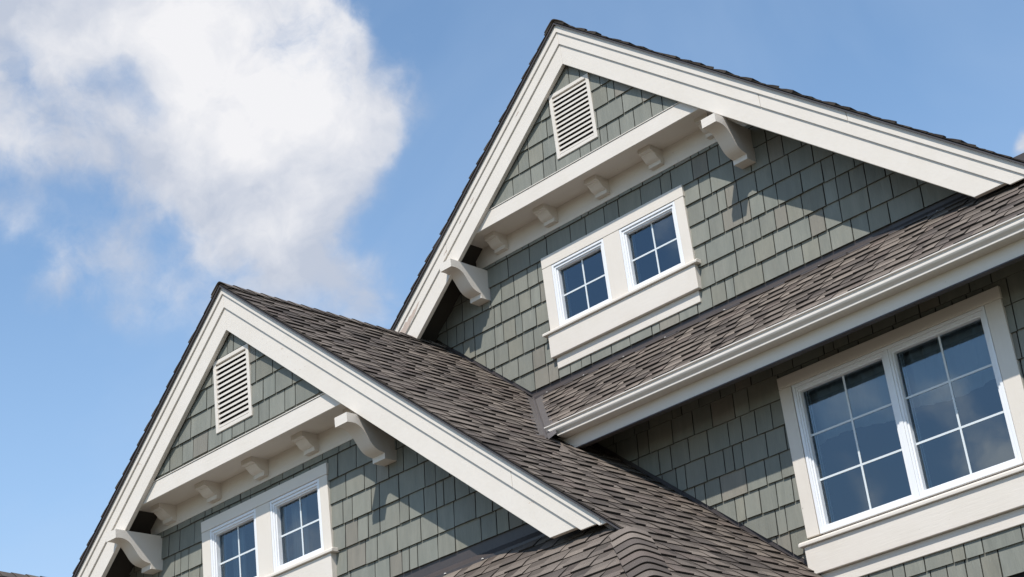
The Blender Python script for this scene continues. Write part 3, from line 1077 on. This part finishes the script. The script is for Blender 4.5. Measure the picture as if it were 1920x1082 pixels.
# v negative goes down the slope: X = CXL - v*cs
def valley_cut_L(pl):
    c = (sum(p[0] for p in pl) / len(pl), sum(p[1] for p in pl) / len(pl))
    X, Y = CXL - c[1] * cs, c[0]
    d = (X - valley_x(Y)) * 0.72            # plan distance from the valley line
    if Y < 9.10:
        return pl
    # valley line X = a + b*Y with b = -SM/M ; keep X - a - b*Y <= -0.075
    a, b_ = (CL_ - S0) / M, -SM / M
    if d < 0:
        return clip(pl, -b_, -cs, a - 0.078 - CXL)
    return pl if d > 0.14 else None
slopeL = (CXL * -1 - 4.7) / cs
def regionL(pl):
    # left-front limit: in front of the rake only beyond the hip: X + Y >= hipc where Y < YFL
    c = (sum(p[0] for p in pl) / len(pl), sum(p[1] for p in pl) / len(pl))
    X = CXL - c[1] * cs
    if X < hipc - YFL:
        pl = clip(pl, -1, 0, -YFL)
    else:
        pl = clip(pl, -1, cs, CXL - hipc - .03)        # keep Y + X >= hipc
    if len(pl) < 3:
        return None
    if X > -8.6:
        pl = clip(pl, 1, 0, YR - 0.012)
    if len(pl) < 3:
        return None
    return valley_cut_L(pl)
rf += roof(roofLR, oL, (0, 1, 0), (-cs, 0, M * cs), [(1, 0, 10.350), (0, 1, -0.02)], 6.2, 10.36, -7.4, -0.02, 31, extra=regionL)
# upper skirt roof: u = +X, v = up towards the wall
cS = 1 / math.sqrt(1 + SM * SM)
YE = 9.287
oS = (0, YE, S0 + SM * YE)
def regionS(pl):
    # keep X - valley_x(Y) >= 0.078 ; Y = 9.238 + v*cS
    a, b_ = (CL_ - S0) / M, -SM / M
    return clip(pl, -1, b_ * cS, -(a + 0.082 + b_ * YE))
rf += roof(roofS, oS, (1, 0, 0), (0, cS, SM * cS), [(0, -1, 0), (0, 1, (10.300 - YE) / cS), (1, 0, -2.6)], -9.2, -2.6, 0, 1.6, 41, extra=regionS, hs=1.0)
# lower skirt roof
oP = (0, 5.9, P0 + PM * 5.9)
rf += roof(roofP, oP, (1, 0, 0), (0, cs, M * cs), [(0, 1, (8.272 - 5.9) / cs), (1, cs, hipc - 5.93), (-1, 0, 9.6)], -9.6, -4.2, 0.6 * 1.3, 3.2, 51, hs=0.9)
# slopes seen edge-on: only the strip along the rakes is laid tab by tab
oU = (CXU, 0, zU(CXU))
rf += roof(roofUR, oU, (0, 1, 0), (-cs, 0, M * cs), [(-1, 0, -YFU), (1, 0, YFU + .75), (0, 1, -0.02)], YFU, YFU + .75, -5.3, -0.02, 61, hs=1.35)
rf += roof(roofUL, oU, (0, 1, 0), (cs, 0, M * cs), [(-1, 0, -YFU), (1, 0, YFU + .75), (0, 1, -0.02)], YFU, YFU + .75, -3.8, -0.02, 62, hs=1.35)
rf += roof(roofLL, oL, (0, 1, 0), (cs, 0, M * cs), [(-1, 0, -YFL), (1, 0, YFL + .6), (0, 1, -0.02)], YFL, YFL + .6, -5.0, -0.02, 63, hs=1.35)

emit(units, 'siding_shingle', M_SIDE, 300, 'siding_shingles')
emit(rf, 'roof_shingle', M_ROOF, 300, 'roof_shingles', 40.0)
wf = roof(wing.children[0], (WX, 0, WZ - .012), (0, 1, 0), (-cs, 0, M * cs), [(0, 1, -.02)], 7.7, 10.2, -1.15, -.02, 71)
wr = MB()
for _, mb, _p in wf:
    base = len(wr.v)
    wr.v.extend(mb.v)
    wr.f.extend([tuple(base + j for j in f) for f in mb.f])
    wr.t.extend(mb.t)
o_ = wr.link('roof_shingles', M_ROOF, wing.children[0])
o_['kind'] = 'stuff'

# ---- ridge and hip caps
def caps(parent, p0, p1, nl, nr, side_l, side_r, w, seed, ex=0.1415, lift=0.009, name='ridge_cap'):
    """overlapping caps from p0 (first laid, lowest or front) to p1; side vectors point down each slope, at right angles to the line"""
    r = random.Random(seed)
    p0, p1 = Vector(p0), Vector(p1)
    ax = (p1 - p0).normalized()
    L = (p1 - p0).length
    nrm = (Vector(nl) + Vector(nr)).normalized()
    n = int(L / ex)
    sl_, sr_ = Vector(side_l).normalized(), Vector(side_r).normalized()
    for i in range(n):
        a = p0 + ax * (i * ex)
        b_ = a + ax * (ex + 0.02)
        tt = roof_tint(r)
        ww = w * r.uniform(.97, 1.03)
        sec = []
        kk = -sl_.dot(nrm)
        for q in (-1, -.7, -.45, -.3, -.18, -.08, 0, .08, .18, .3, .45, .7, 1):
            d = abs(q) * ww
            s = sl_ if q < 0 else sr_
            rd = 0.019
            soft = math.sqrt((kk * d) ** 2 + rd * rd) - kk * d
            sec.append(s * d + nrm * (0.020 - soft))
        m_ = len(sec)
        lf = lift * r.uniform(.85, 1.2)
        top0 = [a + s + nrm * (lf + 0.004) for s in sec]
        top1 = [b_ + s + nrm * 0.003 for s in sec]
        bot0 = [a + s + nrm * (lf + 0.004 - 0.0075) for s in sec]
        bot1 = [b_ + s - nrm * 0.003 for s in sec]
        vs_ = [tuple(v) for v in top0 + top1 + bot0 + bot1]
        fs_ = []
        for j in range(m_ - 1):
            fs_.append((j, j + 1, m_ + j + 1, m_ + j))
            fs_.append((2 * m_ + j, 3 * m_ + j, 3 * m_ + j + 1, 2 * m_ + j + 1))
            fs_.append((j, 2 * m_ + j, 2 * m_ + j + 1, j + 1))
        fs_.append((0, m_, 3 * m_, 2 * m_))
        fs_.append((m_ - 1, 2 * m_ + m_ - 1, 3 * m_ + m_ - 1, 2 * m_ - 1))
        b = MB()
        b.add(vs_, fs_, tt)
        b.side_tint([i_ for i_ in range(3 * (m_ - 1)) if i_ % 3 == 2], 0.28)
        b.link(name, M_ROOF, parent)

nR = (M * cs, 0, cs)
nLf = (-M * cs, 0, cs)
dR, dLf = (cs, 0, -M * cs), (-cs, 0, -M * cs)
caps(roofUR, (CXU, YFU - .004, zU(CXU) + .004), (CXU, YFU + 2.0, zU(CXU) + .004), nLf, nR, dLf, dR, 0.14, 5)
caps(roofLR, (CXL, YFL - .004, zL(CXL) + .004), (CXL, 11.6, zL(CXL) + .004), nLf, nR, dLf, dR, 0.14, 6)
caps(wing.children[0], (WX, 7.65, WZ - .008), (WX, 10.4, WZ - .008), nLf, nR, dLf, dR, 0.16, 7, ex=0.166)
# hip of the lower skirt: from below upwards to the rake foot
hx0, hx1 = hipc - 6.3, hipc - 7.93
hp0 = Vector((hx0, 6.3, P0 + PM * 6.3))
hp1 = Vector((hx1, 7.955, P0 + PM * 7.93 + .012))
nP = Vector((0, -M * cs, cs))
axh = (hp1 - hp0).normalized()
sl_h = axh.cross(nP)
sr_h = Vector(nR).cross(axh)
if sl_h.x > 0: sl_h = -sl_h
if sr_h.y < 0: sr_h = -sr_h
caps(roofP, hp0 + Vector((0, 0, .006)), hp1 + Vector((0, 0, .006)), nP, nR, sl_h, sr_h, 0.135, 9, name='hip_cap', lift=0.011)
